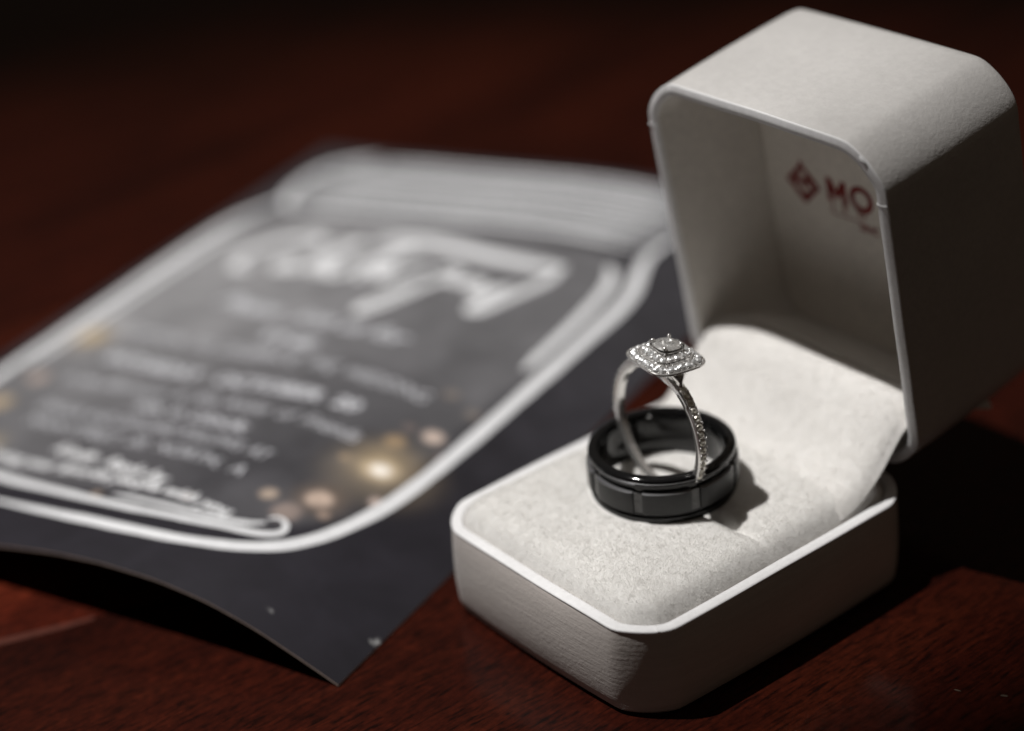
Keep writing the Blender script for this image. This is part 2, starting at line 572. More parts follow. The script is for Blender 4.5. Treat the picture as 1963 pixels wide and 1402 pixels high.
me.loops.add(tri.size); me.loops.foreach_set('vertex_index', tri.ravel().astype(np.int32))
me.polygons.add(len(tri)); me.polygons.foreach_set('loop_start', np.arange(0, tri.size, 3, dtype=np.int32))
me.polygons.foreach_set('use_smooth', np.ones(len(tri), bool))
me.update(calc_edges=True)
pile = link('pile', me, M['fibre'], cushion)
tag(pile, kind='stuff')

yy = np.linspace(0, 1, 40)
rings = []
for k in range(len(px_)):
    y0_, y1_ = 2.35, BY - 2.35
    y = y0_ + (y1_ - y0_) * yy
    drop = 2.2 * (np.exp(-(y - y0_) / 1.3) + np.exp(-(y1_ - y) / 1.3))
    rings.append(np.column_stack([np.full(40, px_[k]), y, pz_[k] - drop]))
V, F = loft(rings, False, False, closed=False)
nV = len(V)
V = np.concatenate([V, V - np.array([0, 0, 0.5])])
F = F + [tuple(i + nV for i in f[::-1]) for f in F]
obj('hinge_flap', V, F, M['flap'], box)

# lid, swung open about the hinge
TAU = 0.1523; LX0, LZ0 = BX + 0.41, BH + 1.70; LD = 29.87
U_ = np.array([-math.sin(TAU), 0, math.cos(TAU)]); D_ = np.array([math.cos(TAU), 0, math.sin(TAU)])


def lid_pts(P, dep):
    P = np.asarray(P, float); dep = np.broadcast_to(np.asarray(dep, float), (len(P),))
    return np.array([LX0, 0, LZ0]) + P[:, :1] * U_ + dep[:, None] * D_ + np.column_stack([np.zeros(len(P)), P[:, 1], np.zeros(len(P))])


LI = 1.75
lv = [(0.35, 0.10, .25), (1.2, 0.0, .3), (6, -.08, .45), (14, -.12, .55), (22, -.05, .5), (27.5, 0.05, .4), (28.9, .22, .3), (29.5, .65, .2), (29.87, 1.7, .1)]
rings = [lid_pts(outline(BX, BY, BR + .4, LI, .2), 20.2), lid_pts(outline(BX, BY, BR + .4, LI, .2), 0.35)]
rings += [lid_pts(outline(BX, BY, BR + .4, i_, b_), dp) for dp, i_, b_ in lv]
V, F = loft(rings, False, True)
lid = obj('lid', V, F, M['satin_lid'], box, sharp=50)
rr_ = [(0.42, 0.04, .25), (0.26, 0.0, .25), (0.12, 0.12, .25), (-.10, 0.75, .22), (-.14, 1.25, .2), (0.02, LI + .02, .2), (0.6, LI + .12, .2), (0.36, LI - .1, .2)]
rings = []
for dp, i_, b_ in rr_:
    P = outline(BX, BY, BR + .4, i_, b_); a = np.arange(len(P))
    rings.append(lid_pts(P, dp + 0.05 * np.sin(a * 0.41) + 0.03 * np.sin(a * 1.1 + 2)))
V, F = loft(rings + [rings[0]], False, False)
obj('lid_rim', V, F, M['rim'], lid, sharp=24)
# inner wall lining
rings = [lid_pts(outline(BX, BY, BR + .4, LI + .08, .2), 0.5), lid_pts(outline(BX, BY, BR + .4, LI + .25, .1), 4), lid_pts(outline(BX, BY, BR + .4, LI + .5, 0), 14), lid_pts(outline(BX, BY, BR + .4, LI + .7, 0), 20.15)]
V, F = loft(rings, False, False)
obj('lining', V, F, M['lining'], lid)
# padded label panel at the back of the lid
rings = []
for dp, i_ in ((20.3, LI + .75), (20.0, LI + .85), (19.75, LI + 1.3), (19.68, LI + 2.2), (19.62, LI + 6)):
    rings.append(lid_pts(outline(BX, BY, BR + .4, i_), dp))
V, F = loft(rings, False, True)
panel = obj('label_panel', V, F, M['panel'], lid)


# corner folds of the lid edge paper
def fold(a, y, ang, ln_, wd_):
    d = np.array([math.cos(math.radians(ang)), math.sin(math.radians(ang))]); n_ = np.array([-d[1], d[0]])
    P = []; dep = []
    for (al, ac, dp) in [(-.5, -.5, .05), (.5, -.5, .05), (.5, .5, .05), (-.5, .5, .05), (-.42, -.2, -.16), (.42, -.2, -.18), (.42, .28, -.18), (-.42, .28, -.16)]:
        P.append(np.array([a, y]) + d * al * ln_ + n_ * ac * wd_); dep.append(dp)
    obj('lid_fold', lid_pts(P, dep), [(0, 1, 5, 4), (1, 2, 6, 5), (2, 3, 7, 6), (3, 0, 4, 7), (4, 5, 6, 7)], M['rim'], lid)


fold(BX - 8.6, BY - 0.85, 90, 2.0, 0.55)
fold(BX - 1.2, BY - 6.6, 20, 1.6, 0.6)
fold(BX - 8.8, 0.85, 90, 1.9, 0.6)
fold(BX - 2.3, 3.4, 40, 1.8, 0.5)


def text_mesh(s, size, shear=0.0, offset=0.0, spacing=1.0):
    """flat glyph outlines in text units: verts (n,2), faces"""
    cu = bpy.data.curves.new('t', 'FONT'); cu.body = s; cu.size = size; cu.resolution_u = 3
    cu.shear = shear; cu.offset = offset; cu.space_character = spacing; cu.fill_mode = 'FRONT'
    ob = bpy.data.objects.new('t', cu); COL.objects.link(ob)
    dg = bpy.context.evaluated_depsgraph_get(); dg.update()
    me_ = bpy.data.meshes.new_from_object(ob.evaluated_get(dg))
    V = np.array([v.co[:2] for v in me_.vertices]); F = [tuple(p.vertices) for p in me_.polygons]
    bpy.data.objects.remove(ob); bpy.data.curves.remove(cu); bpy.data.meshes.remove(me_)
    return V, F


NPR = [0]


def panel_print(name, V, F, m_, dp=19.56):
    # V in (rightwards, up) millimetres measured from y = BY: right in the picture is -y
    V = np.asarray(V, float)
    P = np.column_stack([V[:, 1], V[:, 0]])
    if len(F) and len(V) == 4 * len(F):
        dp = dp - .005 * np.repeat(np.arange(len(F)), 4)
    return obj(name, lid_pts(P, dp), F, m_, lid, smooth=False)


def place(V, x, y, scale=1.0):
    """text coords -> (y world, a up) with text running towards -y"""
    return np.column_stack([x - V[:, 0] * scale, y + V[:, 1] * scale])


# emblem: a lozenge of red strokes with an M-like zigzag inside
def quad_strokes(strokes, wdt):
    V = []; F = []
    for (p0, p1) in strokes:
        p0 = np.array(p0, float); p1 = np.array(p1, float); t = p1 - p0; L_ = np.linalg.norm(t); t /= L_; nn = np.array([-t[1], t[0]]) * wdt / 2
        k = len(V)
        p0 = p0 - t * wdt * .35; p1 = p1 + t * wdt * .35
        V += [p0 + nn, p0 - nn, p1 - nn, p1 + nn]; F.append((k, k + 1, k + 2, k + 3))
    return np.array(V), F


EM = [((-3.6, 0), (0, 3.6)), ((0, 3.6), (3.6, 0)), ((3.6, 0), (0, -3.6)), ((0, -3.6), (-3.6, 0)),
      ((-2.2, -0.6), (-1.1, 1.3)), ((-1.1, 1.3), (0, -0.4)), ((0, -0.4), (1.1, 1.3)), ((1.1, 1.3), (2.2, -0.6)), ((0, 3.3), (0, 4.3)),
      ((-1.2, -1.7), (0, -2.9)), ((0, -2.9), (1.2, -1.7))]
V, F = quad_strokes(EM, 0.92)
panel_print('logo_emblem', place(V, 38.2, 31.2, .9), F, M['red'])
mo = [((0, 0), (0, 3.5)), ((0, 3.5), (1.6, 1.0)), ((1.6, 1.0), (3.2, 3.5)), ((3.2, 3.5), (3.2, 0))]
V, F = quad_strokes(mo, 1.12)
panel_print('logo_lettering', place(V, 32.3, 30.1), F, M['red'])
oo = [(2.0 * math.cos(t) + 6.9, 1.95 * math.sin(t) + 1.75) for t in np.linspace(0, 2 * math.pi, 25)]
V, F = [], []
for i, (x, y) in enumerate(oo[:-1]):
    d = np.array([x - 6.9, y - 1.75]); d = d / np.linalg.norm(d)
    V += [np.array([x, y]) - d * .54, np.array([x, y]) + d * .54]; j = (i + 1) % 24
    F.append((2 * i, 2 * i + 1, 2 * j + 1, 2 * j))
panel_print('logo_lettering', place(np.array(V), 32.3, 30.1), F, M['red'])
V, F = text_mesh('J  E  W', 2.1, 0, 0.07, 1.25)
panel_print('logo_lettering', place(V, 32.3, 28.3), F, M['red_dim'])
V, F = quad_strokes([((0, 0), (6.2, 0))], 0.28)
panel_print('logo_underline', place(V, 32.3, 27.5), F, M['red_dim'])
V, F = text_mesh('SINC', 1.9, 0, 0.06, 1.0)
panel_print('logo_lettering', place(V, 26.5, 26.0), F, M['red'])


# ------------------------------------------------------------------ black wedding band
bc = np.array([BAND_C[0], BAND_C[1], BAND_Z])
band = thing('wedding_band', 'black band ring with brushed panels lying flat on the plush', 'ring', bc)
NB = 160
pf = [(9.95, 0.0), (10.6, -0.05), (11.1, 0.05), (11.36, 0.3), (11.40, 0.75), (11.38, 1.12), (10.95, 1.2), (10.92, 1.75), (11.15, 1.9), (11.15, 5.55), (10.92, 5.7), (10.92, 6.72),
      (11.34, 6.82), (11.44, 7.0), (11.42, 7.3), (11.36, 7.62), (11.1, 7.86), (10.7, 7.96), (10.3, 7.98), (9.95, 7.86), (9.72, 7.5), (9.62, 6.6), (9.56, 4.0), (9.62, 1.4), (9.72, .5)]
an = np.linspace(0, 2 * math.pi, NB, endpoint=False)
rings = [np.column_stack([bc[0] + r * np.cos(an), bc[1] + r * np.sin(an), np.full(NB, bc[2] + z)]) for r, z in pf]
V, F = loft(rings + [rings[0]], False, False)
body = obj('band_body', V, F, M['black'], band, sharp=32)
tp = []
for z_, r_ in ((7.02, 11.40), (7.10, 11.47), (7.20, 11.45), (7.22, 11.36)):
    tp.append(np.column_stack([bc[0] + r_ * np.cos(an), bc[1] + r_ * np.sin(an), np.full(NB, bc[2] + z_)]))
V, F = loft(tp + [tp[0]], False, False)
obj('lip_edge', V, F, M['worn'], band)
# eight brushed panels with narrow grooves between
cam_az = math.atan2(CAM[1] - bc[1], CAM[0] - bc[0])
step = 2 * math.pi / 8
right_az = math.atan2(rt[1], rt[0])
gro = 0.066
for k in range(8):
    g0 = cam_az + math.radians(24) + k * step            # groove centres sit 24 degrees right of the camera side
    a0, a1 = g0 + gro, g0 + step - gro
    aa = np.linspace(a0, a1, 15)
    sec = [(11.1, 1.84), (11.6, 1.86), (11.73, 2.0), (11.75, 2.4), (11.75, 5.1), (11.735, 5.42), (11.57, 5.60), (11.1, 5.64)]
    rings = []
    for j, a in enumerate(aa):
        sh = 0.16 if j in (0, len(aa) - 1) else 0
        rings.append(np.array([(bc[0] + (r - sh) * math.cos(a), bc[1] + (r - sh) * math.sin(a), bc[2] + z) for r, z in sec]))
    V, F = loft(rings)
    po = obj('panel', V, F, M['brushed'], band, sharp=28)
    po.data.materials.append(M['worn'])                  # the top bevel of each panel is polished bare
    for p_ in po.data.polygons:
        if len(p_.vertices) == 4 and p_.normal.z > .35 and p_.center.z > 5.45 * S:
            p_.material_index = 1
# groove floors: satin strips between the panels
for k in range(8):
    g0 = cam_az + math.radians(24) + k * step
    aa = np.linspace(g0 - gro * .9, g0 + gro * .9, 5)
    rings = [np.array([(bc[0] + r * math.cos(a), bc[1] + r * math.sin(a), bc[2] + z) for r, z in ((11.12, 1.95), (11.34, 2.05), (11.34, 5.4), (11.12, 5.5))]) for a in aa]
    V, F = loft(rings)
    obj('groove', V, F, M['groove'], band, sharp=28)

# ------------------------------------------------------------------ diamond ring
RM = 10.3
RC = np.array([27.1, 25.0, 29.25])
psi, lean_a, roll_a = math.radians(-95.4), math.radians(1.5), math.radians(10.8)
h_ = np.array([math.cos(psi), math.sin(psi), 0]); a_ = np.array([-math.sin(psi), math.cos(psi), 0])
u_ = math.cos(lean_a) * np.array([0, 0, 1.0]) + math.sin(lean_a) * a_
Zr = math.cos(roll_a) * u_ + math.sin(roll_a) * h_
Xr = math.cos(roll_a) * h_ - math.sin(roll_a) * u_
Yr = np.cross(Zr, Xr)
FR = np.column_stack([Xr, Yr, Zr])


def rp(P):
    return np.asarray(P, float) @ FR.T + RC


# the head sits on the hoop tipped a few degrees back
_k = rt / np.linalg.norm(rt); _th = math.radians(-8.0)
_K = np.array([[0, -_k[2], _k[1]], [_k[2], 0, -_k[0]], [-_k[1], _k[0], 0]])
HROT = np.eye(3) + math.sin(_th) * _K + (1 - math.cos(_th)) * _K @ _K
HFR = HROT @ FR


def hp(P):
    P = np.asarray(P, float)
    return (P - np.array([0, 0, 11.5])) @ HFR.T + np.array([0, 0, 11.5]) @ FR.T + RC


ring = thing('engagement_ring', 'silvery halo diamond ring standing upright inside the black band', 'ring', RC - np.array([0, 0, RM + .7]))

# shank
NS_ = 144
rings = []
for t in np.linspace(0, 2 * math.pi, NS_, endpoint=False):       # t = 0 at the head
    c = math.cos(t); top = max(0.0, c)
    wdt = 1.38 + 0.42 * top ** 2          # axial width
    thk_o = 0.62 + 0.10 * top            # outer half thickness
    thk_i = 0.68
    if abs(math.atan2(math.sin(t), c)) < math.radians(24):
        thk_o -= 0.25
    hw = wdt / 2
    sec = [(-hw, -thk_i * .55), (-hw * .7, -thk_i), (hw * .7, -thk_i), (hw, -thk_i * .55), (hw, thk_o * .75), (hw * .82, thk_o), (hw * .55, thk_o * .93), (-hw * .55, thk_o * .93), (-hw * .82, thk_o), (-hw, thk_o * .75)]
    d = np.array([math.sin(t), 0, c])
    rings.append(rp([d * (RM + r) + np.array([0, y, 0]) for y, r in sec]))
V, F = loft(rings + [rings[0]], False, False)
shank = obj('shank', V, F, M['gold'], ring, sharp=40)


def cush(t, b, p=3.9):
    c, s = np.cos(t), np.sin(t)
    r = b / (np.abs(c) ** p + np.abs(s) ** p) ** (1 / p)
    return np.column_stack([r * c, r * s])


HZ = RM + 2.55            # height of the halo rim above the hoop centre
HB = 5.0                 # half side of the halo
ta = np.linspace(0, 2 * math.pi, 96, endpoint=False)
# tapering gallery under the halo, running down into the shoulders
rings = []
for z_, sx, sy in ((RM - 1.2, 4.7, .6), (RM - .2, 4.5, .8), (RM + .6, 4.2, 1.3), (RM + 1.3, 4.1, 2.1)):
    rings.append(rp(np.column_stack([sx * np.cos(ta), sy * np.sin(ta), np.full(96, z_)])))
rings.append(hp(lift(cush(ta, 3.5, 2.6), HZ - .70)))
V, F = loft(rings)
obj('gallery', V, F, M['gold'], ring, sharp=50)
# halo tray: lower tier, step, upper tier
rings = []
for sc_, z_ in ((.55, -.75), (.86, -.62), (.97, -.36), (1.0, -.18), (1.0, .02), (.975, .10), (.93, .06), (.70, .62), (.675, .60), (.66, 1.02), (.62, 1.05), (.455, 1.42), (.44, 1.80), (.40, 1.84), (.30, 1.5)):
    rings.append(hp(lift(cush(ta, HB * sc_), HZ + z_)))
V, F = loft(rings)
halo = obj('halo', V, F, M['gold'], ring, sharp=35)


def gem(n=8, tb=.56, ch=.34, pd=.72, gird=.05):
    """round brilliant, girdle radius 1: table, star, kite, upper girdle and pavilion facets"""
    V = []; F = []
    for i in range(n):
        a = 2 * math.pi * (i + .5) / n; V.append((tb * math.cos(a), tb * math.sin(a), ch))
    for i in range(n):
        a = 2 * math.pi * i / n; V.append((.80 * math.cos(a), .80 * math.sin(a), ch * .56))
    for i in range(2 * n):
        a = math.pi * i / n; V.append((math.cos(a), math.sin(a), 0))
    for i in range(2 * n):
        a = math.pi * i / n; V.append((math.cos(a), math.sin(a), -gird))
    V.append((0, 0, -pd))
    T, K, G, B = 0, n, 2 * n, 4 * n
    V.append((0, 0, ch - .22))
    for i in range(n):
        F.append((T + i, T + (i + 1) % n, len(V) - 1))
    for i in range(n):
        j = (i + 1) % n; im = (i - 1) % n
        F.append((T + im, K + i, T + i))                              # star
        F.append((T + i, K + i, G + 2 * i + 1)); F.append((T + i, G + 2 * i + 1, K + j))   # kite halves
        F.append((K + i, G + 2 * i, G + 2 * i + 1)); F.append((K + i, G + (2 * i - 1) % (2 * n), G + 2 * i))
    for i in range(2 * n):
        j = (i + 1) % (2 * n)
        F.append((G + i, B + i, B + j, G + j)); F.append((B + i, 6 * n, B + j))
    return np.array(V), F


gv, gf = gem()
gem_mes, gem_mes2 = [], []
for k in range(5):                                       # five cuts, so that neighbours do not sparkle alike
    jit = rng.normal(0, .035, gv.shape); jit[16:48] = 0
    for lst, nm, mk in ((gem_mes, 'diamond', 'gem'), (gem_mes2, 'shank_diamond', 'gem_warm')):
        me = mesh(nm, (gv + jit) / S, gf, smooth=False); me.materials.append(M[mk]); lst.append(me)


def put_gem(me_, pos, normal, rad, name, jitter=5):
    nz = Vector(normal).normalized()
    nz = (nz + Vector(rng.normal(0, math.radians(jitter), 3))).normalized()
    rot = nz.to_track_quat('Z', 'X').to_matrix() @ Matrix.Rotation(random.uniform(0, 6.28), 3, 'Z')
    o = bpy.data.objects.new(name, me_); COL.objects.link(o); o.parent = ring
    o.matrix_local = Matrix.Translation(Vector(pos - ORIGIN[ring.name]) * S) @ (rot.to_4x4()) @ Matrix.Scale(rad * S, 4)
    return o


def even(curve, n):
    t = np.linspace(0, 2 * math.pi, 1441); P = curve(t); d = np.r_[0, np.cumsum(np.hypot(*np.diff(P, axis=0).T))]
    return np.interp(np.linspace(0, d[-1], n, endpoint=False), d, t)


beads = []


def bead(P, r, f=None):
    beads.append(((f or hp)([P])[0], r))


def row(scale, zc, n, rad, slope, bead_sc, bead_r, phase=0.0):
    ts = even(lambda t: cush(t, HB * scale), n)
    nt_ = even(lambda t: cush(t, HB * scale), n * 2)
    for i, t in enumerate(ts):
        p = cush(np.array([t]), HB * scale)[0]; r = np.linalg.norm(p)
        nn = np.array([p[0] / r * math.sin(slope), p[1] / r * math.sin(slope), math.cos(slope)])
        put_gem(random.choice(gem_mes), hp([(p[0], p[1], HZ + zc)])[0], HFR @ nn, rad, 'diamond', 10)
    for i in range(n):
        t = nt_[2 * i + 1]
        for bs, bz in bead_sc:
            p = cush(np.array([t]), HB * bs)[0]; bead((p[0], p[1], HZ + bz), bead_r)


row(.83, .40, 26, .60, .42, ((.945, .16), (.735, .68)), .14)
row(.545, 1.22, 16, .55, .34, ((.645, 1.10), (.455, 1.44)), .13)

# centre stone: cushion cut
V = []; F = []
nC = 16
lev = [(.56, .34), (.80, .22), (1.0, .02), (1.0, -.06), (.8, -.4), (.3, -.9)]
for k, (s0, z_) in enumerate(lev):
    off = (math.pi / nC) * (k % 2)
    t = np.linspace(0, 2 * math.pi, nC, endpoint=False) + off + math.pi / nC
    P = cush(t, 2.05 * s0, 2.7)
    V += [(x, y, z_) for x, y in P]
for k in range(len(lev) - 1):
    for i in range(nC):
        j = (i + 1) % nC
        a0, a1, b0, b1 = k * nC + i, k * nC + j, (k + 1) * nC + i, (k + 1) * nC + j
        if k % 2 == 0:
            F += [(a0, b0, a1), (a1, b0, b1)]
        else:
            F += [(a0, b0, b1), (a0, b1, a1)]
F.append(tuple((len(lev) - 1) * nC + i for i in range(nC)))
k0 = len(V)                                             # the table shows the pavilion facets: shallow facets round a sunk centre
tr = [(.43, .34), (.30, .33), (.16, .33)]
for q_, (s0, z_) in enumerate(tr):
    t = np.linspace(0, 2 * math.pi, nC, endpoint=False) + math.pi / nC * (q_ % 2 + 1)
    V += [(*p, z_ + (.17 if (i + q_) % 2 else -.17) + rng.normal(0, .05)) for i, p in enumerate(cush(t, 2.05 * s0, 2.4))]
V.append((0, 0, .28))
prev = 0
for q_ in range(3):
    nx = k0 + q_ * nC
    for i in range(nC):
        j = (i + 1) % nC
        F += [(prev + i, prev + j, nx + i), (prev + j, nx + j, nx + i)]
    prev = nx
for i in range(nC):
    F.append((prev + i, prev + (i + 1) % nC, k0 + 3 * nC))
V = np.array(V) + np.array([0, 0, HZ + 2.15])
obj('center_diamond', hp(V), F, M['gem_center'], ring, smooth=False)


def tube(path, radii, n=8):
    path = np.array(path, float); rings = []
    for i, p in enumerate(path):
        t = path[min(i + 1, len(path) - 1)] - path[max(i - 1, 0)]; t /= np.linalg.norm(t)
        ref = np.array([0, 0, 1.0]) if abs(t[2]) < .9 else np.array([1.0, 0, 0])
        a = np.cross(t, ref); a /= np.linalg.norm(a); b = np.cross(t, a)
        an_ = np.linspace(0, 2 * math.pi, n, endpoint=False)
        rings.append(p + radii[i] * (np.cos(an_)[:, None] * a + np.sin(an_)[:, None] * b))
    return loft(rings)


for k in range(4):
    a = math.pi / 4 + k * math.pi / 2
    d = np.array([math.cos(a), math.sin(a), 0])
    path = [d * 2.35 + [0, 0, HZ + 1.0], d * 2.45 + [0, 0, HZ + 2.0], d * 2.36 + [0, 0, HZ + 2.40], d * 2.16 + [0, 0, HZ + 2.58], d * 1.95 + [0, 0, HZ + 2.62], d * 1.80 + [0, 0, HZ + 2.54]]
    V, F = tube(hp(path), [.27, .26, .27, .27, .22, .08], 10)
    obj('prong', V, F, M['gold_bright'], ring)

# diamonds set along both shoulders
for sgn in (1, -1):
    for i in range(13):
        t = sgn * (math.radians(24.5) + i * math.radians(6.55))
        d = np.array([math.sin(t), 0, math.cos(t)])
        put_gem(random.choice(gem_mes2), rp([d * (RM + .60)])[0], FR @ d, .56, 'shank_diamond', 10)
        tm = t + sgn * math.radians(3.27)
        dm = np.array([math.sin(tm), 0, math.cos(tm)])
        for y in (-.56, .56):
            bead(dm * (RM + .80) + np.array([0, y, 0]), .17, rp)

bm = bmesh.new()
for P, r in beads:
    mt_ = Matrix.Translation(Vector(P - ORIGIN[ring.name]) * S)
    bmesh.ops.create_icosphere(bm, subdivisions=1, radius=r * S, matrix=mt_)
me = bpy.data.meshes.new('bead_setting'); bm.to_mesh(me); bm.free()
me.polygons.foreach_set('use_smooth', [True] * len(me.polygons))
tag(link('bead_setting', me, M['gold_bright'], ring), kind='stuff')

# ------------------------------------------------------------------ invitation card
CA = np.array([-25.6, 41.4]); CE = np.array([.93383, .35771]); CN = np.array([-.35771, .93383])
CL, CW = 178.0, 125.5
PS = np.array([0, 6.3, 14.6, 23.2, 32.8, 44.4, 54.4, 65.2, 80, 95, 110, 126.]); PH = np.array([0.05, 2.9, 6.4, 9.0, 10.5, 10.85, 10.2, 8.7, 6.3, 4.2, 2.4, 1.2])
_s = np.linspace(0, 126, 505); _h = np.interp(_s, PS, PH)
for _ in range(120):
    _h[1:-1] = (_h[:-2] + 2 * _h[1:-1] + _h[2:]) / 4


def card_z(u, s):
    t = np.clip(u / CL, 0, 1); amp = 1 - .62 * (3 * t * t - 2 * t ** 3)
    return np.interp(s, _s, _h) * amp + 0.02


def card_p(u, s, off=0.0):
    u = np.asarray(u, float); s = np.asarray(s, float)
    z = card_z(u, s)
    dzs = (card_z(u, s + .5) - card_z(u, s - .5)); nz = 1 / np.sqrt(1 + dzs ** 2)
    P = CA + u[:, None] * CE + (s - off * dzs * nz)[:, None] * CN
    return np.column_stack([P, z + off * nz])


card = thing('invitation_card', 'dark chalkboard style invitation card printed with a white jar, lying behind the box', 'card', (*CA, 0))
nu, nsn = 300, 211
uu, ss = np.meshgrid(np.linspace(0, CL, nu), np.linspace(0, CW, nsn), indexing='ij')
uf, sf = uu.ravel(), ss.ravel()
TH = 0.38
Vt = card_p(uf, sf, TH); Vb = card_p(uf, sf, 0.0)
V = np.concatenate([Vt, Vb]); F = []
n1 = nu * nsn
ii, jj = np.meshgrid(np.arange(nu - 1), np.arange(nsn - 1), indexing='ij'); ii, jj = ii.ravel(), jj.ravel()
q0 = ii * nsn + jj
top = np.column_stack([q0, q0 + nsn, q0 + nsn + 1, q0 + 1]); bot = top[:, ::-1] + n1
edge = []
for i in range(nu - 1):
    edge.append((i * nsn, (i + 1) * nsn, (i + 1) * nsn + n1, i * nsn + n1)); k = i * nsn + nsn - 1; edge.append((k, k + nsn, k + nsn + n1, k + n1))
for j in range(nsn - 1):
    edge.append((j, j + 1, j + 1 + n1, j + n1)); k = (nu - 1) * nsn + j; edge.append((k, k + 1, k + 1 + n1, k + n1))
F = np.concatenate([top, bot]).tolist() + edge
sheet = obj('sheet', V, F, M['card'], card, recalc=False, sharp=40)
sheet.data.materials.append(M['edge'])
mi = np.zeros(len(sheet.data.polygons), np.int32); mi[2 * len(top):] = 1
sheet.data.polygons.foreach_set('material_index', mi)


# printed colour: dark board, paler chalk-smudged jar, gold glow of the fairy lights
def sstep(a, b, x):
    t = np.clip((x - a) / (b - a), 0, 1); return t * t * (3 - 2 * t)


def jar_mask(u, s):
    cu, cs, hu, hs, r = 80.5, 68.0, 62.0, 52.5, 20.0
    qx = np.abs(u - cu) - (hu - r); qy = np.abs(s - cs) - (hs - r)
    d = np.hypot(np.maximum(qx, 0), np.maximum(qy, 0)) + np.minimum(np.maximum(qx, qy), 0) - r
    return 1 - sstep(-3, 1, d)


base_c = np.array([.0165, .0150, .0205])
sm = vnoise(uf, sf, 22, 11) * .6 + vnoise(uf, sf, 9, 12) * .4
col = np.ones((n1, 3)) * base_c * (0.9 + .5 * sm)[:, None]
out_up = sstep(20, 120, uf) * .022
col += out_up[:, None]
jm = jar_mask(uf, sf)
inner = .040 + .085 * sstep(35, 112, sf) + .055 * sstep(30, 110, sf) * sstep(30, 100, uf) + .075 * sstep(30, 100, uf) + .07 * (sm - .5)
col += (jm * np.clip(inner, .02, 1))[:, None] * np.array([1, 1, 1.02])
SPOT = [((45.3, 21.2), 11.0, (.40, .31, .20), .45), ((47.5, 22.5), 6.5, (.46, .35, .21), .55), ((45.3, 21.2), 3.6, (.72, .58, .40), .6), ((45.3, 21.2), 1.9, (.96, .90, .82), 1.0), ((59.4, 19.6), 2.1, (.72, .58, .50), .9), ((54.1, 24.0), 2.2, (.42, .30, .18), .8),
        ((45.0, 28.3), 1.1, (.36, .27, .18), .8), ((32.0, 24.5), 2.5, (.75, .60, .52), .9), ((32.0, 24.5), 5.5, (.30, .2, .12), .4), ((28.6, 32.2), 1.8, (.45, .36, .29), .9), ((25.9, 26.8), 2.8, (.34, .27, .24), .8),
        ((37.4, 16.9), 1.5, (.62, .50, .45), .9), ((73.2, 24.3), 1.7, (.22, .19, .17), .8), ((70.0, 18.1), 1.6, (.24, .21, .19), .8), ((55.4, 15.6), 1.1, (.30, .24, .23), .7), ((28.9, 21.6), 1.3, (.36, .27, .22), .8),
        ((59.2, 24.3), 1.5, (.20, .16, .15), .8), ((75.5, 112.5), 3.6, (.52, .40, .24), .85), ((75.5, 112.5), 8, (.33, .26, .17), .4), ((57, 110.5), 2.6, (.46, .37, .33), .85), ((46, 110.8), 3.4, (.46, .36, .24), .85),
        ((36, 112), 2.4, (.5, .4, .28), .8), ((31, 100), 5, (.45, .37, .25), .6), ((18.2, 61), 1.2, (.4, .3, .22), .7), ((22, 44), 1.1, (.4, .28, .2), .7)]
for (u0, s0), r, c, al in SPOT:
    d = np.hypot(uf - u0, sf - s0)
    a = al * (1 - sstep(r * (.45 if r < 5 else .0), r * 1.25, d))
    col = col * (1 - a[:, None]) + np.array(c) * a[:, None]
# wear: chipped edge and two faint scratches
for (u0, s0), r in (((11.4, .4), .55), ((10.6, .9), .4), ((4.6, 15.2), .35)):
    a = .8 * (1 - sstep(r * .5, r * 1.2, np.hypot(uf - u0, sf - s0)))
    col = col * (1 - a[:, None]) + .45 * a[:, None]
colv = np.concatenate([col, np.ones((n1, 3)) * .03]); colv = np.column_stack([colv, np.ones(2 * n1)])
at = sheet.data.color_attributes.new('print', 'FLOAT_COLOR', 'POINT')
at.data.foreach_set('color', colv.astype(np.float32).ravel())


def smooth_path(P, n):
    P = np.array(P, float)
    for _ in range(2):                               # Chaikin
        Q = [P[0]]
        for i in range(len(P) - 1):
            Q += [P[i] * .75 + P[i + 1] * .25, P[i] * .25 + P[i + 1] * .75]
        Q.append(P[-1]); P = np.array(Q)
    d = np.r_[0, np.cumsum(np.hypot(*np.diff(P, axis=0).T))]
    x = np.linspace(0, d[-1], n)
    return np.column_stack([np.interp(x, d, P[:, 0]), np.interp(x, d, P[:, 1])])


def stroke(name, pts, w0, w1=None, m_=None, n=80, off=0):
    """a chalk line laid on the card; pts in card coordinates (u, s)"""
    NPR[0] += 1; off = TH + .05 + .005 * NPR[0]
    P = smooth_path(pts, n); w1 = w0 if w1 is None else w1
    V = []; F = []
    for i, p in enumerate(P):
        t = P[min(i + 1, n - 1)] - P[max(i - 1, 0)]; t /= np.linalg.norm(t) + 1e-9
        nn = np.array([-t[1], t[0]]); f = i / (n - 1)
        wv = (w0 + (w1 - w0) * f) * (1 + .03 * math.sin(i * .31) + .02 * math.sin(i * .83)) * min(1, .35 + 6 * f, .35 + 6 * (1 - f)) / 2
        V += [p + nn * wv, p - nn * wv]
    for i in range(n - 1):
        F.append((2 * i, 2 * i + 1, 2 * i + 3, 2 * i + 2))
    V = np.array(V)
    return obj(name, card_p(V[:, 0], V[:, 1], off), F, m_ or M['chalk'], card, recalc=False)


